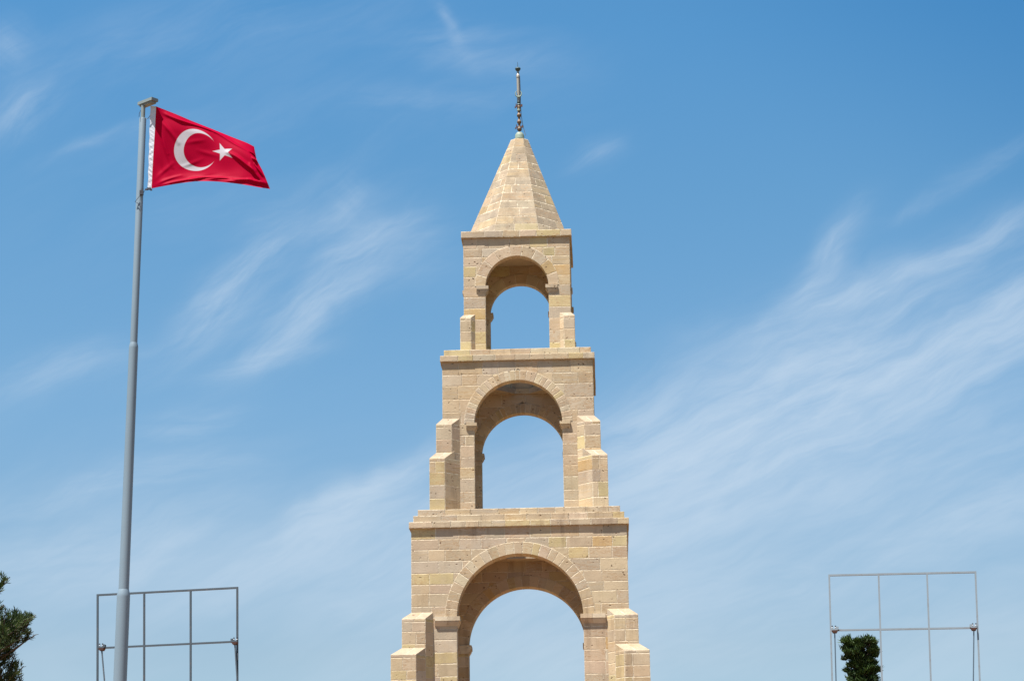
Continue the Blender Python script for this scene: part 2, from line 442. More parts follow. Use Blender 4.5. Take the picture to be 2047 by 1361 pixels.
# buttress stages per tier: (outer projection p, width of the front end w, front edge row, back edge row), inner return q on the wall
BUTT = [
    ([(.086, .26, 632.2, 627.0)], 1.01),
    ([(.143, .37, 844.5, 833.5), (.29, .36, 912., 901.2)], 1.37),
    ([(.20, .535, 1231.7, 1219.8), (.43, .57, 1302.8, 1290.2)], 1.964),
]
def ring_mesh(T, nrm, ex, rng):
    """one arch of wedge stones: outer face, soffit and inner face"""
    S = Stone(); a, o, t = T['a'], T['o'], T['t']; vs = T['za']-o; Rx = o+T['ring']; proud = .004
    n = T['nv']; cuts = [0]
    for i in range(1, n): cuts.append((i + rng.uniform(-.14, .14))/n*math.pi)
    cuts.append(math.pi)
    P = nrm*(a+proud); Q = nrm*(a-t-proud)
    for a0, a1 in zip(cuts[:-1], cuts[1:]):
        col = stone_colour(rng, (6, .7, 2, .55, 1.5, 6))
        k = 4; rm = .5*(o+Rx)
        for i in range(k):
            b0, b1 = a0+(a1-a0)*i/k, a0+(a1-a0)*(i+1)/k
            e0 = ex*math.cos(b0) + Z*math.sin(b0); e1 = ex*math.cos(b1) + Z*math.sin(b1); c = Z*vs
            uv = [(b0*rm, o), (b0*rm, Rx), (b1*rm, Rx), (b1*rm, o)]; blk = (a0*rm, a1*rm, o-.03, Rx)
            S.poly([P+c+e0*o, P+c+e0*Rx, P+c+e1*Rx, P+c+e1*o], uv, blk, col)
            S.poly([Q+c+e1*o, Q+c+e1*Rx, Q+c+e0*Rx, Q+c+e0*o], uv[::-1], blk, col)
            S.poly([Q+c+e0*o, P+c+e0*o, P+c+e1*o, Q+c+e1*o], [(b0*o, 0), (b0*o, t), (b1*o, t), (b1*o, 0)], (a0*o, a1*o, -.05, t+.05), col)
            S.poly([P+c+e0*Rx, P+c+e0*Rx-nrm*.02, P+c+e1*Rx-nrm*.02, P+c+e1*Rx], [(b0*rm, .1), (b0*rm, .12), (b1*rm, .12), (b1*rm, .1)], (a0*rm, a1*rm, 0, .3), col)
    return S
def impost_mesh(T, nrm, ex, sg, ti, rng):
    """moulded block on top of a pier: flat band over a chamfer, returned along the jamb"""
    S = Stone(); a, o, t = T['a'], T['o'], T['t']; vs = T['za']-o
    hb, hc = ((.11, .075), (.105, .07), (.125, .085))[ti]
    pr, pi = (.045, .055, .065)[ti], (.072, .062, .068)[ti]
    wo = (.215, .185, .50)[ti]
    u_in, u_out = o-pi, o+wo
    d_out, d_in = a+pr, a-t-.03
    col = stone_colour(rng, (3, 3, 2, .2, 1, 4)); col2 = stone_colour(rng, (3, 3, 2, .2, 1, 4))
    z1 = vs + .012; z0 = z1-hb; zc = z0-hc
    step = .018
    def ringpts(ui, uo, do, di, z):
        return [nrm*do + ex*(sg*ui) + Z*z, nrm*do + ex*(sg*uo) + Z*z, nrm*di + ex*(sg*uo) + Z*z, nrm*di + ex*(sg*ui) + Z*z]
    levels = [(u_in, u_out, d_out, d_in, z1), (u_in, u_out, d_out, d_in, z0+.03), (u_in+step, u_out, d_out-step, d_in, z0+.028), (u_in+step, u_out, d_out-step, d_in, z0), (o-.004, u_out, a+.004, d_in, zc)]
    R_ = [ringpts(*l) for l in levels]
    def q(p, cc, w, h):
        uv = [(0, h), (0, 0), (w, 0), (w, h)]
        pts = p if sg > 0 else p[::-1]
        S.poly(pts, uv if sg > 0 else uv[::-1], (-.05, w/2 if w > .4 else w+.05, -.03, h+.03), cc)
    for i in range(len(R_)-1):
        for k in range(4):
            A, B = R_[i], R_[i+1]
            p = [A[k], B[k], B[(k+1) % 4], A[(k+1) % 4]]
            q(p, col, (A[k]-A[(k+1) % 4]).length, abs(levels[i][4]-levels[i+1][4])+.001)
    q([R_[0][3], R_[0][0], R_[0][1], R_[0][2]], col2, u_out-u_in, t)
    q([R_[-1][0], R_[-1][3], R_[-1][2], R_[-1][1]], col, u_out-u_in, t)
    return S
def buttress_mesh(T, ti, sx, sy, rng):
    """corner buttress: square outer corner, splayed returns, hipped sloping caps"""
    S = Stone(); a = T['a']; stages, q = BUTT[ti]
    zb = T['z0']; tops = []
    for k, (p, w, yf, yb) in enumerate(stages):
        zf = tz(1037, yf, 0, -(a+p)); pprev = stages[k-1][0] if k else 0.
        zbk = tz(1037, yb, 0, -(a+pprev))
        tops.append((p, w, zf, zbk, pprev))
    lines = courses(zb, tops[0][2]-.07, T['ch']*.98, rng)
    def V(x, y, z): return Vector((sx*x, sy*y, z))
    flip = sx*sy < 0
    def face(pts, uv, blk, col):
        if flip: pts, uv = pts[::-1], uv[::-1]
        S.poly(pts, uv, blk, col)
    for k, (p, w, zf, zbk, pp) in enumerate(tops):
        e = a+p; i0 = e-w                     # outer plane, inner end of the front face
        wl = [l for l in lines if l < zf-.09] if k == 0 else courses(zb, zf-.07, T['ch']*.98, rng)
        wl = [l for l in wl if l < zf-.09] + [zf-.075, zf]
        # the two end faces (mirror images about the diagonal)
        for m in (0, 1):
            A = (lambda x, y, z: V(x, y, z)) if not m else (lambda x, y, z: V(y, x, z))
            def f2(pts, uv, blk, col):
                if m: pts, uv = pts[::-1], uv[::-1]
                face(pts, uv, blk, col)
            ex0 = a+0.; 
            for ci, (va, vb) in enumerate(zip(wl[:-1], wl[1:])):
                last = ci == len(wl)-2
                for ua, ub in (blocks(0, w, .22, .40, rng) if not last else [(0, w*.52), (w*.52, w)]):
                    col = stone_colour(rng, (4, 3.6, 1.5, .5, 1, 4)) if not last else stone_colour(rng, (3, 0, 2, 0, 3, 2))
                    # u runs from the outer corner inwards, front face at y = e (mirrored by sy)
                    pts = [A(e-ua, e, va), A(e-ub, e, va), A(e-ub, e, vb), A(e-ua, e, vb)]
                    f2(pts, [(ua, va), (ub, va), (ub, vb), (ua, vb)], (ua, ub, va, vb), col)
                # splayed return from the end face back to the wall
                L = math.hypot(i0-q, p); col = stone_colour(rng, (4, 3.6, 2.5, .3, .5, 4))
                s_in = (i0-q)/p if p else 0
                bx, by = i0-(i0-q)*1.25, e-p*1.25
                pts = [A(i0, e, va), A(bx, by, va), A(bx, by, vb), A(i0, e, vb)]
                f2(pts, [(0, va), (L*1.25, va), (L*1.25, vb), (0, vb)], (0, L*1.4, va, vb), col)
            # sloping cap, one of the two hipped planes, two stones
            col = (.205, .158, .118, rng.random())
            run = p-pp; go = 1.0 + .04/run
            sxn = (i0-q)/p
            x_o = lambda r: e-r*run            # hip line along the diagonal
            x_i = lambda r: i0-r*run*sxn
            zz = lambda r: zf + (zbk-zf)*r
            for fa, fb in ((0, .54), (.54, 1)):
                def pt(f, r): 
                    xo, xi = x_o(r), x_i(r); return A(xo + (xi-xo)*f, e-r*run, zz(r))
                Lc = math.hypot(run, zbk-zf)
                pts = [pt(fa, 0), pt(fb, 0), pt(fb, go), pt(fa, go)]
                f2(pts, [(fa*w, 0), (fb*w, 0), (fb*w, Lc), (fa*w, Lc)], (fa*w-(.05 if fa == 0 else 0), fb*w+(.05 if fb == 1 else 0), -.05, Lc+.05), (col[0], col[1], col[2], rng.random()))
            # the triangle of the return under the cap slope
            r1 = go
            ptsb = [A(i0, e, zf), A(x_i(r1), e-r1*run, zf), A(x_i(r1), e-r1*run, zz(r1))]
            Lr = math.hypot(x_i(r1)-i0, r1*run)
            f2(ptsb, [(0, 0), (Lr, 0), (Lr, .2)], (-.1, Lr+.1, -.1, .4), stone_colour(rng, (3, 0, 2, 0, 3, 2)))
    return S
def course_ring(a, z0, z1, rng, lmin=.28, lmax=.58, deep=.26, weights=(4.5, 3.0, 3, .25, 1.3, 4), hole=None, jit=.004, top=True):
    """one course of loose edge stones round a square, with the slab they edge (pierced by an octagon if hole)"""
    S = Stone()
    for nrm, ex in sides():
        for ua, ub in blocks(-a, a-deep, lmin, lmax, rng):
            j = rng.uniform(-jit, jit); jz = rng.uniform(-jit, jit)*.7
            P = nrm*(a+j) + ex*ua + Z*z0
            S.slab_box(P + ex*.001, ex, -nrm, Z, ub-ua-.002, deep, z1-z0+jz, stone_colour(rng, weights))
    ai = a-.06; zb, zt = z0+.004, z1-.006
    octo = None
    if hole:
        hole, k = hole
        octo = [Vector((x, y, 0)) for x, y in ((k, -hole), (hole, -k), (hole, k), (k, hole), (-k, hole), (-hole, k), (-hole, -k), (-k, -hole))]
        for z, up in ((zb, 0), (zt, 1)):
            c = [Vector((ai, -ai, z)), Vector((ai, ai, z)), Vector((-ai, ai, z)), Vector((-ai, -ai, z))]
            o_ = [p + Z*z for p in octo]
            polys = [[c[3], c[0], o_[0], o_[7]], [c[0], o_[1], o_[0]], [c[0], c[1], o_[2], o_[1]], [c[1], o_[3], o_[2]], [c[1], c[2], o_[4], o_[3]], [c[2], o_[5], o_[4]], [c[2], c[3], o_[6], o_[5]], [c[3], o_[7], o_[6]]]
            for p in polys:
                cc = stone_colour(rng, (3, 1, 3, 0, 2, 3))
                S.poly(p if up else p[::-1], [(v.x, v.y) for v in (p if up else p[::-1])], (-9, 9, -9, 9), cc)
        for i in range(8):
            p0, p1 = octo[i], octo[(i+1) % 8]; L = (p1-p0).length
            uv = [(0, 0), (0, zt-zb), (L, zt-zb), (L, 0)]
            S.poly([p0+Z*zb, p0+Z*zt, p1+Z*zt, p1+Z*zb], uv, (0, L, -.05, zt-zb+.05), stone_colour(rng, (3, 1, 3, 0, 2, 3)))
    else:
        for z, sgn in ((zb, -1), (zt, 1)):
            S.rect(Vector((-ai, -ai*sgn, z)), X, Y*sgn, 0, 2*ai, 0, 2*ai, stone_colour(rng, (3, 1, 3, 0, 1, 3)), (-9, 9, -9, 9))
    return S

HOLES = [None, ((1.44, .17), (1.47, .27)), ((1.66, .42), (1.69, .44), (1.68, .46))]
for ti, T in enumerate(TIERS):
    rng = random.Random(100+ti)
    a, o, t = T['a'], T['o'], T['t']; vs = T['za']-o; Rx = o+T['ring']
    lines = courses(T['z0'], vs, T['ch'], rng) + courses(vs, T['z1'], T['ch'], rng)[1:]
    lines[-1] += .01
    S = Stone()
    for nrm, ex in sides():
        arch_wall(S, nrm*a, ex, -a, a, lines, vs, o, Rx, rng, T['lmin'], T['lmax'], weights=T['wt'])
        ai = a-t
        arch_wall(S, nrm*ai, -ex, -ai, ai, lines, vs, o, Rx, rng, T['lmin'], T['lmax'], weights=T['wt'])
        for sg in (-1, 1):          # jambs
            P = nrm*a + ex*(sg*o)
            jl = [l for l in lines if l <= vs+1e-6]
            for va, vb in zip(jl[:-1], jl[1:]):
                col = stone_colour(rng, T['wt'])
                if sg < 0: S.rect(P, -nrm, Z, 0, t, va, vb, col)
                else: S.rect(P - nrm*t, nrm, Z, 0, t, va, vb, col)
    wall = S.build('tier', tower)
    for nrm, ex in sides():
        ring_mesh(T, nrm, ex, rng).build('arch_ring', wall)
        for sg in (-1, 1): impost_mesh(T, nrm, ex, sg, ti, rng).build('impost', wall)
    for sx in (-1, 1):
        for sy in (-1, 1): buttress_mesh(T, ti, sx, sy, rng).build('buttress', wall)
    if ti == 0:
        course_ring(1.3297, 17.7241+W, 17.8866+W, rng, weights=(4, 4, 3, .2, 1.5, 4)).build('cornice', wall)
    elif ti == 1:
        course_ring(1.8191, 14.5255+W, 14.6698+W, rng, hole=HOLES[1][0]).build('cornice', wall)
        course_ring(1.7335, 14.6698+W, 14.8237+W, rng, hole=HOLES[1][1], lmin=.4, lmax=.75).build('step', wall)
    else:
        course_ring(2.5076, 10.4305+W, 10.5746+W, rng, hole=HOLES[2][0]).build('cornice', wall)
        course_ring(2.4121, 10.5746+W, 10.7341+W, rng, hole=HOLES[2][1], lmin=.3, lmax=.65).build('step', wall)
        course_ring(2.3164, 10.7341+W, 10.8872+W, rng, hole=HOLES[2][2], lmin=.35, lmax=.75).build('step', wall)
        for k in range(3):
            course_ring(3.9-.35*k, .15*k, .15*k+.15, rng, lmin=.5, lmax=.9).build('step', wall)

# roof: eight sided stone spire
def roof_mesh():
    S = Stone(); rng = random.Random(7)
    zb = 17.8866+W-.005; rb = 1.245
    zt = tz(1038, 276, 0, -.25); rt = .215
    k = math.tan(math.pi/8)*1.06
    def octp(r, z):
        g = r*k; sh = .075*(z-zb)/(zt-zb)
        return [Vector((p[0]+sh, p[1], p[2])) for p in ((g, -r, z), (r, -g, z), (r, g, z), (g, r, z), (-g, r, z), (-r, g, z), (-r, -g, z), (-g, -r, z))]
    n = 12; hs_ = [0]
    for i in range(1, n): hs_.append((i+rng.uniform(-.1, .1))/n)
    hs_.append(1)
    for h0, h1 in zip(hs_[:-1], hs_[1:]):
        r0, r1 = rb+(rt-rb)*h0, rb+(rt-rb)*h1; z0, z1 = zb+(zt-zb)*h0, zb+(zt-zb)*h1
        A, B = octp(r0, z0), octp(r1, z1)
        for i in range(8):
            a0, a1, b0, b1 = A[i-1], A[i], B[i-1], B[i]
            L = (a1-a0).length; H = math.hypot(z1-z0, r0-r1)
            cuts = [0, 1] if L < .42 else ([0, rng.uniform(.25, .75), 1] if rng.random() < .75 else [0, 1])
            for c0, c1 in zip(cuts[:-1], cuts[1:]):
                pts = [a0.lerp(a1, c0), a0.lerp(a1, c1), b0.lerp(b1, c1), b0.lerp(b1, c0)]
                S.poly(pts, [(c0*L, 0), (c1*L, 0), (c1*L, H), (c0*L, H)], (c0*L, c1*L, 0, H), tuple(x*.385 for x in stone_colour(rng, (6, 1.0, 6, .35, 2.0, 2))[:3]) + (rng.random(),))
    top = octp(rt, zt)
    S.poly(top, [(p.x, p.y) for p in top], (-9, 9, -9, 9), (.62, .54, .42, .4))
    cap = Vector((0, 0, zt+.03)); 
    return S, zt
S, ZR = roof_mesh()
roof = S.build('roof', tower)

# finial: copper spindle, crescent, pipe mast with a dish and a rod
def fz(y): return tz(1037, 110+y/7.5583, 0, 0)
fm = .01245/7.5583
def XF(z): return .078 - .010*(z-fz(1216))
LEAN = -.004
prof = [(62, 1216), (60, 1200), (40, 1178), (14, 1168), (12, 1160), (34, 1140), (37, 1120), (30, 1100), (16, 1090), (17, 1045), (30, 1034), (34, 1016), (30, 1000), (18, 985), (17, 942), (30, 934), (34, 914), (30, 897), (20, 890), (19, 855), (28, 848), (28, 828), (22, 822), (31, 800), (31, 785), (22, 765), (12, 758), (12, 640)]
def lat(b, mi, pr, n=20):
    b.lathe((0, 0, 0), [(r*fm, fz(y)) for r, y in pr], n, mi)
    b.v = [(x+XF(z), y, z) for x, y, z in b.v]
b = MB()
lat(b, 0, prof)
fin = b.build('finial', [COPPER], roof)
b = MB(); lat(b, 0, [(70, 1275), (68, 1222), (62, 1204), (44, 1180), (16, 1170)]); b.build('base_cap', VERDI, fin)
for yy in (1016, 915):
    b = MB(); lat(b, 0, [(19, yy+22), (29, yy+10), (33, yy-4), (29, yy-16), (20, yy-22)]); b.build('collar', VERDI, fin)
b = MB(); lat(b, 0, [(29, 850), (30, 838), (28, 826)]); b.build('collar', VERDI, fin)
b = MB(); lat(b, 0, [(27, 760), (27, 742), (15, 740), (15, 728), (27, 726), (27, 708), (14, 700)]); b.build('clamp_sleeve', DARKMET, fin)
b = MB(); lat(b, 0, [(24, 700), (24, 345)]); b.build('mast_pipe', ZINC, fin)
b = MB(); lat(b, 0, [(27, 350), (28, 330), (27, 308), (17, 304), (17, 246)]); b.build('mast_collar', ZINC, fin)
b = MB(); lat(b, 0, [(15, 255), (22, 246), (38, 228), (43, 212), (40, 202), (20, 196), (5, 194)]); b.build('dish', DARKMET, fin)
b = MB(); b.tube([(XF(fz(200)), 0, fz(200)), (XF(fz(108))+LEAN, 0, fz(108))], [.007, .004], 8); b.build('lightning_rod', DARKMET, fin)
# crescent, open to the top, standing in the facade plane in front of the pipe
b = MB(); cz = fz(600); ro, pts = 50*fm, []
vs_, n_ = [], 36
for i in range(n_+1):
    g = R(-90-148+296*i/n_); th = .5*(1-abs(2*i/n_-1))**.6
    c = Vector((ro*.93*math.cos(g), -.05, cz+ro*.93*math.sin(g)*1.05)); w_ = .004+.022*th
    e = Vector((math.cos(g), 0, math.sin(g)))
    for du, dv in ((-1, -1), (1, -1), (1, 1), (-1, 1)): vs_.append(c + e*(du*w_) + Y*(dv*.01))
fs_ = [(i*4+k, i*4+(k+1) % 4, i*4+4+(k+1) % 4, i*4+4+k) for i in range(n_) for k in range(4)]
b.add(vs_, fs_, True); b.box((0, -.025, fz(652)), X*.012, Y*.03, Z*.014); b.v = [(x+XF(z), y, z) for x, y, z in b.v]; b.build('crescent', VERDI, fin)
for yy, w_ in ((782, 52), (1098, 54)):
    b = MB(); z_ = fz(yy)
    b.box((0, -.03, z_), X*(w_*fm*.85), Y*.012, Z*.016); b.box((-w_*fm*.75, -.03, fz(yy-18)), X*.012, Y*.014, Z*.03)
    b.box((-w_*fm, -.03, fz(yy+16)), X*.016, Y*.016, Z*.018); b.box((w_*fm*.86, -.03, fz(yy-8)), X*.018, Y*.016, Z*.03)
    b.box((0, .03, z_), X*(w_*fm*.6), Y*.012, Z*.016)
    b.v = [(x+XF(z), y, z) for x, y, z in b.v]; b.build('pipe_clamp', RUST, fin)
b = MB(); b.tube([(26*fm, -.02, fz(330)), (30*fm, -.03, fz(520)), (28*fm, -.03, fz(760)), (34*fm, -.03, fz(930)), (52*fm, -.03, fz(1060)), (86*fm, -.06, fz(1206)), (92*fm, -.10, fz(1240))], .0085, 6); b.v = [(x+XF(z), y, z) for x, y, z in b.v]; b.build('cable', CABLE, fin)

# ------------------------------------------------------------------ flagpole
FD = 28.0
pole = empty('flagpole', (0, 0, 0))
tag(pole, 'tapering grey steel flagpole with two stepped joints carrying the red flag', 'flagpole')
ptop, pj1, pj2, pbot = at(286, 224, FD), at(263.5, 690, FD), at(244.5, 1183, FD), at(240, 1361, FD)
dirp = (ptop-pbot).normalized()
base = pbot - dirp*(pbot.z/dirp.z)
pole.location = base
def onpole(z): return base + dirp*((z-base.z)/dirp.z)
def pole_part(name, b, m): 
    b.v = [tuple(Vector(v)-base) for v in b.v]; return b.build(name, m, pole)
b = MB(); b.tube([onpole(z) for z in (0, pj2.z-.06, pj2.z-.03, pj2.z+.03)], [.086, .0775, .0775, .062], 28); low = pole_part('lower_tube', b, PAINT)
b = MB(); b.tube([onpole(z) for z in (pj2.z, pj1.z-.04, pj1.z-.015, pj1.z+.03)], [.0615, .0555, .0555, .045], 28); pole_part('middle_tube', b, PAINT)
b = MB(); b.tube([onpole(z) for z in (pj1.z, ptop.z-.10, ptop.z-.085)], [.0445, .0435, .04], 28); pole_part('upper_tube', b, PAINT)
b = MB(); b.tube([onpole(z) for z in (ptop.z-.10, ptop.z+.084)], [.027, .027], 20); pole_part('spindle', b, PAINT2)
b = MB(); b.tube([onpole(0), onpole(.03)], [.2, .2], 24); pole_part('base_flange', b, PAINT)
# swivelling box on the top
e0 = at(275.0, 204.5, FD+.025); e1 = at(303.1, 194.0, FD-.155); e2 = at(315.0, 199.5, FD-.065)
cap_c = (Vector((e0.x, e0.y, 0)) + Vector((e2.x, e2.y, 0)))*.5
la = Vector((e1.x-e0.x, e1.y-e0.y, 0)); lb = Vector((e2.x-e1.x, e2.y-e1.y, 0)); lb = lb - la*(lb.dot(la)/la.dot(la))
zc_ = onpole(ptop.z+.12).z
b = MB(); cc = Vector((e1.x, e1.y, zc_)) - la*.5 + lb*.5
b.box(cc, la*.5, lb*.5, Z*.019)
b.box(cc - Z*.030, la*.42, lb*.36, Z*.012)
capo = pole_part('truck_box', b, [PAINT2])
# halyard cords and cleat
b = MB(); c0 = onpole(at(283, 388, FD).z)
b.box(c0 + Vector((.03, -.045, 0)), X*.022, Y*.02, Z*.028); b.box(c0 + Vector((.045, -.05, .03)), X*.008, Y*.01, Z*.03)
pole_part('cleat', b, BLACK)
b = MB()
def img(pts, Y_): return [at(x, y, Y_) for x, y in pts]
b.tube(img([(282, 388), (276, 396), (270, 404), (275, 406), (280, 412), (284, 420)], FD-.06), .0035, 5); pole_part('halyard', b, BLACK); b = MB()
b.tube(img([(285, 390), (287.5, 384), (290, 380), (296, 378)], FD-.06), .0035, 5); pole_part('halyard', b, BLACK); b = MB()
b.tube(img([(281.5, 221), (278.5, 227), (278, 234)], FD-.05), .0035, 5); pole_part('halyard', b, BLACK); b = MB(); b.tube(img([(292, 238), (296, 237), (300, 231)], FD-.05), .0035, 5)
pole_part('halyard', b, BLACK)

# ------------------------------------------------------------------ flag
def flag_material():
    m, n, b = mat('flag_cloth')
    uv = n.sep(n.new('ShaderNodeUVMap', uv_map='UVMap').outputs[0])
    x, y = n.mul(uv[0], 1.5), uv[1]
    def dist(cx, cy):
        return n.m('SQRT', n.add(n.m('POWER', n.m('SUBTRACT', x, cx), 2), n.m('POWER', n.m('SUBTRACT', y, cy), 2)))
    e = .003
    big = n.ramp(dist(.5, .5), .25-e, .25+e, 1, 0); small = n.ramp(dist(.5625, .5), .2-e, .2+e, 1, 0)
    moon = n.mul(big, n.m('SUBTRACT', 1, small))
    sx, sy = n.m('SUBTRACT', x, .8208), n.m('SUBTRACT', y, .5)
    r = n.m('SQRT', n.add(n.mul(sx, sx), n.mul(sy, sy)))
    th = n.m('ARCTAN2', sy, n.mul(sx, -1))          # zero towards the hoist
    seg = 2*math.pi/5
    th = n.m('ABSOLUTE', n.m('SUBTRACT', n.m('FLOORED_MODULO', n.add(th, seg/2), seg), seg/2))
    RR = .125; ri = RR*.382; qx, qy = ri*math.cos(seg/2)-RR, ri*math.sin(seg/2); ln = math.hypot(qx, qy)
    px_ = n.m('SUBTRACT', n.mul(r, n.m('COSINE', th)), RR); py_ = n.mul(r, n.m('SINE', th))
    sd = n.mul(n.m('SUBTRACT', n.mul(px_, qy), n.mul(py_, qx)), 1/ln)      # > 0 outside
    star = n.ramp(sd, -e, e, 1, 0)
    white = n.m('MAXIMUM', moon, star)
    col = n.mix(white, (.29, .0004, .022, 1), (.42, .405, .445, 1))
    n.put(b.inputs['Base Color'], col); b.inputs['Roughness'].default_value = .5; b.inputs['Specular IOR Level'].default_value = .02
    tr = n.new('ShaderNodeBsdfTranslucent'); n.put(tr.inputs['Color'], n.mix(white, (.50, .001, .006, 1), (.5, .36, .28, 1)))
    ms = n.new('ShaderNodeMixShader'); ms.inputs[0].default_value = .30
    n.l.new(b.outputs[0], ms.inputs[1]); n.l.new(tr.outputs[0], ms.inputs[2])
    n.l.new(ms.outputs[0], n.n['Material Output'].inputs['Surface'])
    return m
def satin():
    m, n, b = mat('white_satin')
    b.inputs['Base Color'].default_value = (.44, .455, .50, 1); b.inputs['Roughness'].default_value = .5
    return m
GU = [0, .167, .333, .5, .65, .8, .9, 1.]
GV = [0, .25, .5, .75, 1.]
GP = [
    [(312, 213), (350, 228), (388, 244), (426, 259), (463, 274), (490, 284.5), (500, 289), (508, 293.5)],
    [(310, 254), (350, 256), (391, 258.5), (432, 269), (468, 286), (494, 297), (505, 302), (510.5, 307)],
    [(307.5, 295), (348, 300), (391, 301), (434, 303), (473, 307), (499, 315), (508, 317.5), (514, 321)],
    [(305, 335), (347, 340), (392, 342), (433, 340), (470, 343), (501, 347), (517, 347), (526, 344)],
    [(303, 377), (345, 369), (390, 363), (430, 363), (470, 367), (503, 372), (522, 375.5), (540, 378)],
]
def cubic(xs, ys, x):
    """Catmull-Rom style interpolation on uneven knots"""
    n = len(xs); i = max(0, min(n-2, int(np.searchsorted(xs, x))-1))
    def slope(k):
        if k == 0: return (ys[1]-ys[0])/(xs[1]-xs[0])
        if k == n-1: return (ys[-1]-ys[-2])/(xs[-1]-xs[-2])
        return (ys[k+1]-ys[k-1])/(xs[k+1]-xs[k-1])
    h = xs[i+1]-xs[i]; s = (x-xs[i])/h
    return ys[i]*(2*s**3-3*s*s+1) + h*slope(i)*(s**3-2*s*s+s) + ys[i+1]*(-2*s**3+3*s*s) + h*slope(i+1)*(s**3-s*s)
GP = np.array(GP, float)
NU, NV = 150, 100
us = np.linspace(0, 1, NU+1); vsn = np.linspace(0, 1, NV+1)
rows = np.array([[[cubic(GU, GP[j, :, c], u) for c in (0, 1)] for u in us] for j in range(5)])
grid = np.array([[[cubic(GV, rows[:, i, c], v) for c in (0, 1)] for i in range(NU+1)] for v in vsn])   # [v][u][xy]
# how far the cloth leans: what the picture foreshortens goes into depth (top leans away, foot blows nearer)
full = 163./NV
dep = np.zeros((NV+1, NU+1))
pr = np.linalg.norm(np.diff(grid, axis=0), axis=2)
lean = np.sqrt(np.clip(full**2-pr**2, 0, None))
for j in range(NV): dep[j+1] = dep[j]-lean[j]*.26
dep -= dep[NV//2][None, :]
dep *= .00616
k_ = np.ones(9)/9
for j in range(NV+1): dep[j] = np.convolve(np.pad(dep[j], 4, mode='edge'), k_, 'valid')
Ug, Vg = np.meshgrid(us, vsn)
def ridge(u0, v0, u1, v1, w, h):
    """soft crease along a segment"""
    ax, ay = (u1-u0)*1.5, v1-v0; L2 = ax*ax+ay*ay
    t = np.clip((((Ug-u0)*1.5)*ax + (Vg-v0)*ay)/L2, 0, 1)
    dx, dy = (Ug-u0)*1.5-ax*t, (Vg-v0)-ay*t
    d = np.sqrt(dx*dx+dy*dy)
    sgn = np.sign(dx*ay-dy*ax)
    return h*np.exp(-(d/w)**2)*(.35+.65*np.sin(math.pi*np.clip(t, .03, .97)))
wr = np.zeros_like(dep)
for args in [(.02, .12, .20, .42, .022, .014), (.02, .20, .12, .55, .02, .012), (.05, .35, .16, .72, .02, .012), (.03, .5, .08, .75, .018, .008),
             (.02, .04, .45, .16, .03, .016), (.10, .06, .62, .22, .035, .016), (.02, .97, .22, .84, .022, .014), (.02, .9, .16, .66, .022, .010), (.06, .98, .34, .93, .018, .012),
             (.58, .50, .86, .70, .028, .035), (.80, .62, .93, .90, .03, .04), (.88, .60, .98, .80, .03, .03), (.84, .38, .99, .44, .03, -.045), (.86, .50, 1., .52, .03, .05),
             (.62, .93, .80, .86, .025, .025), (.78, .87, .98, .92, .03, .025), (.30, .90, .62, .90, .022, .018), (.20, .955, .40, .90, .018, .014), (.40, .96, .58, .91, .018, .012),
             (.5, .97, .7, .95, .016, .012), (.22, .70, .38, .60, .02, .006), (.26, .42, .40, .38, .02, .006), (.35, .5, .5, .56, .025, .006), (.5, .2, .8, .34, .04, .014), (.70, .95, .95, .98, .02, -.014)]:
    wr -= ridge(*args)
wr += .006*np.sin(40*Ug+25*Vg)*np.clip(Vg-.8, 0, 1)*5*np.clip(Ug*4, 0, 1)
wr += .05*np.sin(7.5*Ug-1.2+1.5*Vg)*np.clip(Ug-.1, 0, 1)**1.2
wr += .0035*np.sin(55*Ug-20*Vg)*np.exp(-Ug*7)
rs = np.random.RandomState(4)
for _ in range(14):
    fx, fy, ph = rs.uniform(-26, 26), rs.uniform(-18, 18), rs.uniform(0, 6.28)
    wr += .0011*np.sin(fx*Ug+fy*Vg+ph)
dep = dep + wr*np.clip(Ug*12, .1, 1)
FY = FD-.03
flag = empty('flag')
foot = at(303, 377, FY); flag.location = foot
tag(flag, 'red flag with white crescent and star blowing to the right from the pole', 'flag')
def sheet(name, P3, uvf, m, parent):
    nv, nu = P3.shape[0]-1, P3.shape[1]-1
    vs = [tuple(Vector(p)-foot) for p in P3.reshape(-1, 3)]
    fs = [(j*(nu+1)+i, (j+1)*(nu+1)+i, (j+1)*(nu+1)+i+1, j*(nu+1)+i+1) for j in range(nv) for i in range(nu)]
    me = bpy.data.meshes.new(name); me.from_pydata(vs, [], fs)
    ul = me.uv_layers.new(name='UVMap')
    loops = np.empty(len(me.loops), np.int32); me.loops.foreach_get('vertex_index', loops)
    ul.data.foreach_set('uv', uvf[loops].astype(np.float32).ravel())
    me.polygons.foreach_set('use_smooth', [True]*len(fs)); me.update()
    return link(name, me, m, parent)
P3 = np.empty((NV+1, NU+1, 3))
for j in range(NV+1):
    for i in range(NU+1): P3[j, i] = at(grid[j, i, 0], grid[j, i, 1], FY+dep[j, i])
sheet('cloth', P3, np.stack([Ug, Vg], -1).reshape(-1, 2), flag_material(), flag)
nv_, nu_ = 120, 12
P4 = np.empty((nv_+1, nu_+1, 3)); rs = np.random.RandomState(3); kn = rs.uniform(-1, 1, (40, 2))
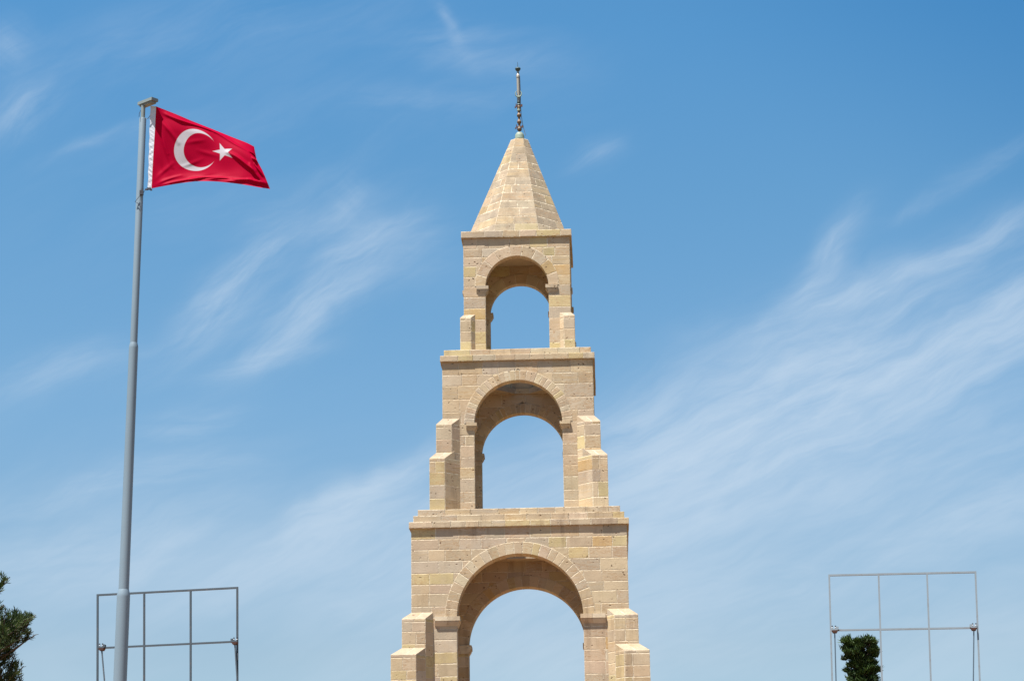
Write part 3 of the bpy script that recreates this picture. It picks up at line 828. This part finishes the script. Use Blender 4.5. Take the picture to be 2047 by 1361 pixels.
for j in range(nv_+1):
    v = j/nv_
    x0, y0, x1, y1 = 300.5-5.0*v, 212+163*v, 312.2-9*v, 213+164*v
    for i in range(nu_+1):
        s = i/nu_
        w_ = .13*(.010*math.sin(70*v+5*math.sin(9*v)+2.2*s*math.sin(14*v)*2) + .007*math.sin(131*v-6*s) + .004*math.sin(220*v+9*s))
        P4[j, i] = at(x0+(x1-x0)*s + .5*math.sin(37*v)*(1-s), y0+(y1-y0)*s, FY + w_*(1-abs(2*s-1)**3)*1.0 + .004)
uv4 = np.stack(np.meshgrid(np.linspace(0, 1, nu_+1), np.linspace(0, 1, nv_+1)), -1).reshape(-1, 2)
sheet('hoist_sleeve', P4, uv4, satin(), flag)
b = MB(); q0 = at(297.5, 377.5, FY)
b.box(q0, X*.024, Y*.012, Z*.012); b.box(at(293, 379, FY), X*.018, Y*.01, Z*.008); b.box(at(302, 379.5, FY), X*.012, Y*.012, Z*.009)
b.v = [tuple(Vector(v)-foot) for v in b.v]; b.build('clip', BLACK, flag)

# ------------------------------------------------------------------ pipe frames either side
def plane_frame(name, TL, TR, BL, BR, Yl, Yr, m, label, lean_l, lean_r, posts, brk, pipe, sup_r, sup_m, plan):
    """rectangular pipe frame: TL.. are source pixels of the top corners and of the ends of the middle rail"""
    tl, tr = at(*TL, Yl), at(*TR, Yr); ml, mr = at(*BL, Yl+lean_l), at(*BR, Yr+lean_r)
    gl, gr = ml + (ml-tl)*(ml.z/(tl.z-ml.z)), mr + (mr-tr)*(mr.z/(tr.z-mr.z))
    root = empty(name, (gl+gr)*.5); root.location.z = 0; o_ = Vector(root.location)
    tag(root, label, 'pipe frame', 'empty pipe frames flanking the tower')
    def part(nm, b, mm, par=root): 
        b.v = [tuple(Vector(v)-o_) for v in b.v]; return b.build(nm, mm, par)
    ex = (tr-tl).normalized(); ez = (tl-ml).normalized(); en = ex.cross(ez).normalized()
    def bar(a_, b_, r=pipe, ext=0):
        q = MB(); d = (b_-a_); L = d.length; d = d/L; s1 = d.cross(en).normalized()
        q.box((a_+b_)*.5, d*(L/2+ext), s1*r, en*r); return q
    part('top_rail', bar(tl, tr, ext=pipe), m)
    part('middle_rail', bar(ml.lerp(mr, .004), ml.lerp(mr, .996), pipe*.96), m)
    low_l, low_r = ml + (ml-tl), mr + (mr-tr)
    part('lower_rail', bar(low_l, low_r, pipe*.95), m)
    for f in (0, posts[0], posts[1], 1):
        part('upright', bar(tl.lerp(tr, f)-ez*pipe, gl.lerp(gr, f), pipe*1.0), m)
    for k, (x, y, sx_) in enumerate(brk):
        Yb = (Yl+lean_l, Yr+lean_r)[k]-.03
        c = at(x, y, Yb); u = (Yb/F)
        q = MB(); q.box(c, ex*(u*6.0), en*.05, ez*(u*1.6)); q.box(c + ex*(sx_*u*5.5) + ez*(u*3.0), ex*(u*2.3), en*.04, ez*(u*3.0))
        br = part('bracket', q, m)
        for dx in (-4.6, 1.8) if sx_ > 0 else (4.6, -1.8):
            q = MB(); p = c + ex*(dx*u) + ez*(u*1.5)
            for h0, h1, rr, mi in ((0, 2.2, 1.15, 1), (2.2, 4.2, 1.35, 0), (4.2, 5.1, .75, 1), (5.1, 7.2, 1.35, 1)):
                q.tube([p+ez*(h0*u), p+ez*(h1*u)], rr*u, 10, mi)
            part('insulator', q, [WHITEPL, BLACK], br)
        q = MB(); z_ = c - ez*(u*3.4)
        A_2 = [z_ + ex*(a*u) + en*(bb*.06) + ez*(u*1.8) for a, bb in ((-6, -1), (6, -1), (6, 1), (-6, 1))]
        B_2 = [z_ + ex*(a*u) + en*(bb*.05) - ez*(u*2.6) for a, bb in ((-3.6, -1), (3.6, -1), (3.6, 1), (-3.6, 1))]
        q.add(A_2+B_2, [(3, 2, 1, 0), (4, 5, 6, 7), (0, 1, 5, 4), (1, 2, 6, 5), (2, 3, 7, 6), (3, 0, 4, 7)])
        part('rusty_socket', q, RUST, br)
        t0 = z_ - ez*(u*2.0); x1, y1, Y1 = plan[k]; t1 = at(x1, y1, Y1); dv = (t1-t0); g = t0 + dv*(t0.z/(t0.z-t1.z))
        q = MB(); q.tube([t0, g], sup_r, 10); part('support_post', q, sup_m)
    return root
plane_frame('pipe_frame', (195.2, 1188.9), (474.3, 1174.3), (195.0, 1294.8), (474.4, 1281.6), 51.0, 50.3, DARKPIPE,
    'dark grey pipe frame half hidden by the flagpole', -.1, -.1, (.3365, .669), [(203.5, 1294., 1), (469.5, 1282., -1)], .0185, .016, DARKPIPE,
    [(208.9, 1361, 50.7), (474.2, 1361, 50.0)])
plane_frame('pipe_frame', (1657.6, 1149.5), (1949.9, 1143.1), (1660.7, 1259.2), (1954.4, 1254.1), 48.9, 48.5, LIGHTPIPE,
    'pale galvanised pipe frame with the cypress standing behind it', -.1, -.1, (.3395, .6705), [(1668.5, 1258.5, 1), (1946.5, 1253.6, -1)], .0175, .0125, SLATE,
    [(1671.2, 1361, 48.7), (1945.7, 1361, 48.3)])

# ------------------------------------------------------------------ trees
def leaf_material(name, c0, c1, c2, tr=.25):
    m, n, b = mat(name)
    rnd = n.new('ShaderNodeAttribute', attribute_name='tint').outputs['Fac']
    p = obj_coord(n)
    col = n.mix(n.ramp(rnd, 0, 1, 0, 1, smooth=False), tuple(c0)+(1,), tuple(c1)+(1,))
    col = n.mix(n.ramp(n.noise(p, 2.2, 3), .45, .7, 0, .6), col, tuple(c2)+(1,))
    n.put(b.inputs['Base Color'], col); b.inputs['Roughness'].default_value = .6; b.inputs['Specular IOR Level'].default_value = .25
    t = n.new('ShaderNodeBsdfTranslucent'); n.put(t.inputs['Color'], col)
    ms = n.new('ShaderNodeMixShader'); ms.inputs[0].default_value = tr
    n.l.new(b.outputs[0], ms.inputs[1]); n.l.new(t.outputs[0], ms.inputs[2]); n.l.new(ms.outputs[0], n.n['Material Output'].inputs['Surface'])
    return m
def bark():
    m, n, b = mat('bark'); p = obj_coord(n)
    n.put(b.inputs['Base Color'], n.mix(n.noise(n.vscale(p, (6, 6, 1.5)), 3, 5, .7), (.03, .022, .016, 1), (.10, .072, .05, 1)))
    b.inputs['Roughness'].default_value = .95; bump(n, b, n.noise(n.vscale(p, (8, 8, 2)), 4, 5), .8, .02)
    return m
BARK = bark()
class Leaves:
    def __init__(s): s.v = []; s.f = []; s.t = []
    def needle(s, p, d, L, w, tint, rng):
        a = Vector((rng.uniform(-1, 1), rng.uniform(-1, 1), rng.uniform(-1, 1))).cross(d).normalized()*w
        b = len(s.v); s.v += [tuple(p-a*.6), tuple(p+a*.6), tuple(p+d*(L*.6)+a), tuple(p+d*L), tuple(p+d*(L*.6)-a)]
        s.f.append((b, b+1, b+2, b+3, b+4)); s.t.append(tint)
    def build(s, name, m, parent):
        me = bpy.data.meshes.new(name); me.from_pydata(s.v, [], s.f)
        a = me.attributes.new('tint', 'FLOAT', 'FACE'); a.data.foreach_set('value', s.t); me.update()
        return link(name, me, m, parent)
def rv(rng): 
    while True:
        v = Vector((rng.uniform(-1, 1), rng.uniform(-1, 1), rng.uniform(-1, 1)))
        if .1 < v.length < 1: return v.normalized()
# pine at the left edge
def pine():
    rng = random.Random(11); Yp = 42.0
    trunk_top = at(-170, 985, Yp); foot_ = at(-185, 1361, Yp); foot_.z = 0; foot_.x = trunk_top.x-.1
    root = empty('pine_tree', foot_); tag(root, 'bushy dark green pine tree cut off by the left edge', 'tree')
    w = MB(); H = trunk_top.z
    w.tube([foot_, foot_.lerp(trunk_top, .3)+X*.05, foot_.lerp(trunk_top, .65)-X*.05, trunk_top], [.20, .16, .10, .02], 12)
    L = Leaves()
    u = 42.6/F
    def ok(p, m=0):
        # keep the outline the tree has towards the tower: rows of source pixels against the farthest column
        d = p - Vector((0, 0, EYE)); zc = d.dot(CD); x = 1023.5+F*d.dot(CU)/zc; y = 680.5-F*d.dot(CV)/zc
        lim = np.interp(y, [900, 1130, 1145, 1160, 1172, 1185, 1200, 1215, 1222, 1232, 1245, 1258, 1268, 1280, 1292, 1305, 1318, 1330, 1345, 1361, 1500, 1900],
                        [-60, -8, 4, 19, 14, 8, 4, 7, 42, 72, 60, 56, 74, 60, 48, 30, 34, 47, 40, 44, 70, 100])
        return x < lim+m
    def twig(p, d, n, up):
        slack = rng.uniform(-14, -2)
        for i in range(n):
            q = p + d*(.05*i)
            if not ok(q, slack): return
            if i % 3 == 2 and i < n-1: d = (d + rv(rng)*.25 + Z*.12*up).normalized()
            tint = rng.random()
            for k in range(6):
                nd = (d*.75 + rv(rng)*.75 + Z*.35).normalized()
                ln = rng.uniform(.07, .13)
                L.needle(q, nd, ln, .0065, min(1, max(0, tint + rng.uniform(-.25, .25))), rng)
    def limb(s, e, r, nt, sp=.45):
        n = 6; pts = [s.lerp(e, i/n) + Z*(-.10*(s-e).length*math.sin(math.pi*i/n)) + rv(rng)*.04*(0 < i < n) for i in range(n+1)]
        w.tube(pts, [r*(1-.85*i/n)+.004 for i in range(n+1)], 6)
        main = (e-s).normalized()
        for k in range(nt):
            f = rng.uniform(.30, 1.0)**.7; i = min(n-1, int(f*n)); q = pts[i].lerp(pts[i+1], f*n-i)
            side = (main*.7 + rv(rng)*.8 + Z*.55).normalized()
            if not ok(q): continue
            ln = rng.randint(4, 11)
            q2 = q + side*.05*ln
            w.tube([q, q2 if ok(q2) else q+side*.06], [.006, .003], 4, cap=False)
            twig(q, side, ln, 1)
        twig(pts[-1]-main*.15, main, 7, 1)
    tips = [(20, 1153, 0), (12, 1165, .2), (8, 1208, -.2), (72, 1229, 0), (66, 1232, .15), (52, 1238, -.2), (40, 1226, .3), (30, 1240, 0), (71, 1268, -.1), (60, 1274, .2), (46, 1270, -.3),
            (47, 1331, 0), (36, 1326, .3), (30, 1345, -.2), (44, 1362, .1), (20, 1262, .4), (15, 1290, -.4), (10, 1320, .3), (25, 1310, 0), (20, 1350, .5), (42, 1250, .1), (56, 1250, -.15), (34, 1258, -.3)]
    for x, y, dy in tips:
        e = at(x, y, Yp+dy); zz = max(2., e.z - rng.uniform(.5, 1.3)); s = foot_.lerp(trunk_top, min(.97, zz/H))
        limb(s, e, .028, 16)
    for k in range(95):
        f = rng.uniform(.2, 1.); c = foot_.lerp(trunk_top, f); g = rng.uniform(0, 2*math.pi); rad = (2.9*(1-f)**.6+.35)*rng.uniform(.55, 1)
        e = c + Vector((math.cos(g)*rad, math.sin(g)*rad, rng.uniform(.3, 1.1)))
        if f < .55 and rng.random() < .5: continue
        if ok(e, -22): limb(c, e, .03, 20)
    for q in (w, ): q.v = [tuple(Vector(v)-foot_) for v in q.v]
    L.v = [tuple(Vector(v)-foot_) for v in L.v]
    w.build('trunk', BARK, root)
    L.build('crown', leaf_material('pine_needles', (.015, .030, .008), (.050, .078, .020), (.026, .03, .010), .3), root)
pine()
def cypress():
    rng = random.Random(23); Yc = 60.0; u = 60.6/F
    top = at(1719, 1275, Yc); foot_ = Vector((at(1728, 1361, Yc).x+.12, Yc, 0))
    root = empty('cypress_tree', foot_); tag(root, 'narrow dark green cypress with a ragged flat top behind the right frame', 'tree')
    H = top.z; hw = 36*u
    w = MB(); w.tube([foot_, Vector((foot_.x, Yc, H*.5)), Vector((top.x, Yc, H*.93))], [.16, .10, .025], 10)
    L = Leaves()
    def axis(z): 
        f = min(1, z/H); return Vector((foot_.x+(top.x-foot_.x)*f, Yc, z))
    def clump(c, out, sz, n):
        tint = rng.random()
        for k in range(n):
            d = rv(rng); r = sz*rng.random()**.5
            p = c + Vector((d.x*r*1.0, d.y*r, d.z*r*.62)) + out*(sz*.25)
            nd = (out*.55 + rv(rng)*.8 + Z*.75).normalized()
            tip = rng.random() < .18
            L.needle(p, nd, rng.uniform(.10, .17) if tip else rng.uniform(.045, .085), .011 if tip else .0145, min(1, max(0, tint*.6+.2+rng.uniform(-.25, .25))), rng)
    z = 2.2
    while z < H-.05:
        n = 8 if z < H-2.6 else 10
        rad0 = hw*(.92 if z < H-1.0 else .92)*(1+.10*math.sin(z*7.3))
        g0 = rng.uniform(0, 6.28)
        for k in range(n):
            g = g0 + 2*math.pi*k/n + rng.uniform(-.35, .35)
            if rng.random() < .14: continue
            rr = rad0*rng.uniform(.50, 1.10)*(1+.12*math.sin(2.1*z+g*2))
            if rng.random() < .16: rr *= 1.16
            out = Vector((math.cos(g), math.sin(g), .25)).normalized()
            c = axis(z + rng.uniform(-.10, .10)) + Vector((math.cos(g)*rr*.84, math.sin(g)*rr*.84, rng.uniform(-.05, .1)))
            big = z > H-2.8
            if c.z > H-.1: c.z = H-.1
            w.tube([axis(c.z-.22), c], [.012, .005], 4, cap=False)
            clump(c, out, rng.uniform(.07, .15), 150 if big else 45)
            if rng.random() < .75: clump(axis(z)+ (c-axis(c.z))*.5, out, .15, 80 if big else 25)
        z += .145 if z > H-2.8 else .22
    # the lumps that make the ragged top
    for x, y, s_ in ((1690, 1283, .13), (1697, 1281, .12), (1706, 1287, .12), (1716, 1288, .12), (1728, 1284, .11), (1735, 1280, .10), (1722, 1291, .15), (1745, 1294, .11), (1701, 1293, .15), (1750, 1312, .11), (1690, 1300, .13)):
        c = at(x, y, Yc + rng.uniform(-.2, .2)); w.tube([axis(c.z-.35), c], [.012, .005], 4, cap=False); clump(c, (Z*.7 + X*rng.uniform(-.4, .4)).normalized(), s_, 130)
    w.v = [tuple(Vector(v)-foot_) for v in w.v]; L.v = [tuple(Vector(v)-foot_) for v in L.v]
    w.build('trunk', BARK, root)
    L.build('crown', leaf_material('cypress_leaves', (.007, .016, .004), (.042, .075, .013), (.02, .042, .009), .15), root)
cypress()

# ------------------------------------------------------------------ ground (below the picture, but it lights the undersides)
def ground_material():
    m, n, b = mat('dry_ground'); p = obj_coord(n)
    c = n.mix(n.ramp(n.noise(p, .15, 6, .6), .35, .65), (.12, .074, .034, 1), (.055, .060, .022, 1))
    c = n.mix(n.ramp(n.noise(p, 9, 5, .7), .3, .7, 0, .5), c, (.13, .08, .042, 1))
    n.put(b.inputs['Base Color'], c); b.inputs['Roughness'].default_value = .95; bump(n, b, n.noise(p, 6, 6, .7), .6, .05)
    return m
def paving_material():
    m, n, b = mat('terracotta_paving'); p = obj_coord(n)
    br = n.new('ShaderNodeTexBrick'); n.put(br.inputs['Vector'], p); br.inputs['Scale'].default_value = 1.
    br.inputs['Color1'].default_value = (.22, .105, .042, 1); br.inputs['Color2'].default_value = (.19, .088, .036, 1); br.inputs['Mortar'].default_value = (.12, .075, .045, 1)
    br.inputs['Mortar Size'].default_value = .012; br.inputs['Brick Width'].default_value = .8; br.inputs['Row Height'].default_value = .5
    c = n.mix(n.ramp(n.noise(p, 1.1, 6, .65), .3, .7, 0, .35), br.outputs['Color'], (.21, .102, .045, 1))
    n.put(b.inputs['Base Color'], c); b.inputs['Roughness'].default_value = .85; bump(n, b, n.noise(p, 25, 4), .3, .01)
    return m
b = MB(); g_ = 2500; b.add([(-g_, -g_, 0), (g_, -g_, 0), (g_, g_, 0), (-g_, g_, 0)], [(0, 1, 2, 3)]); tag(b.build('ground', ground_material()), kind='structure')
b = MB(); b.add([(-11, -10, .004), (11, -10, .004), (11, 74, .004), (-11, 74, .004)], [(0, 1, 2, 3)]); tag(b.build('pavement', paving_material()), kind='structure')
SC.cycles.max_bounces = 8
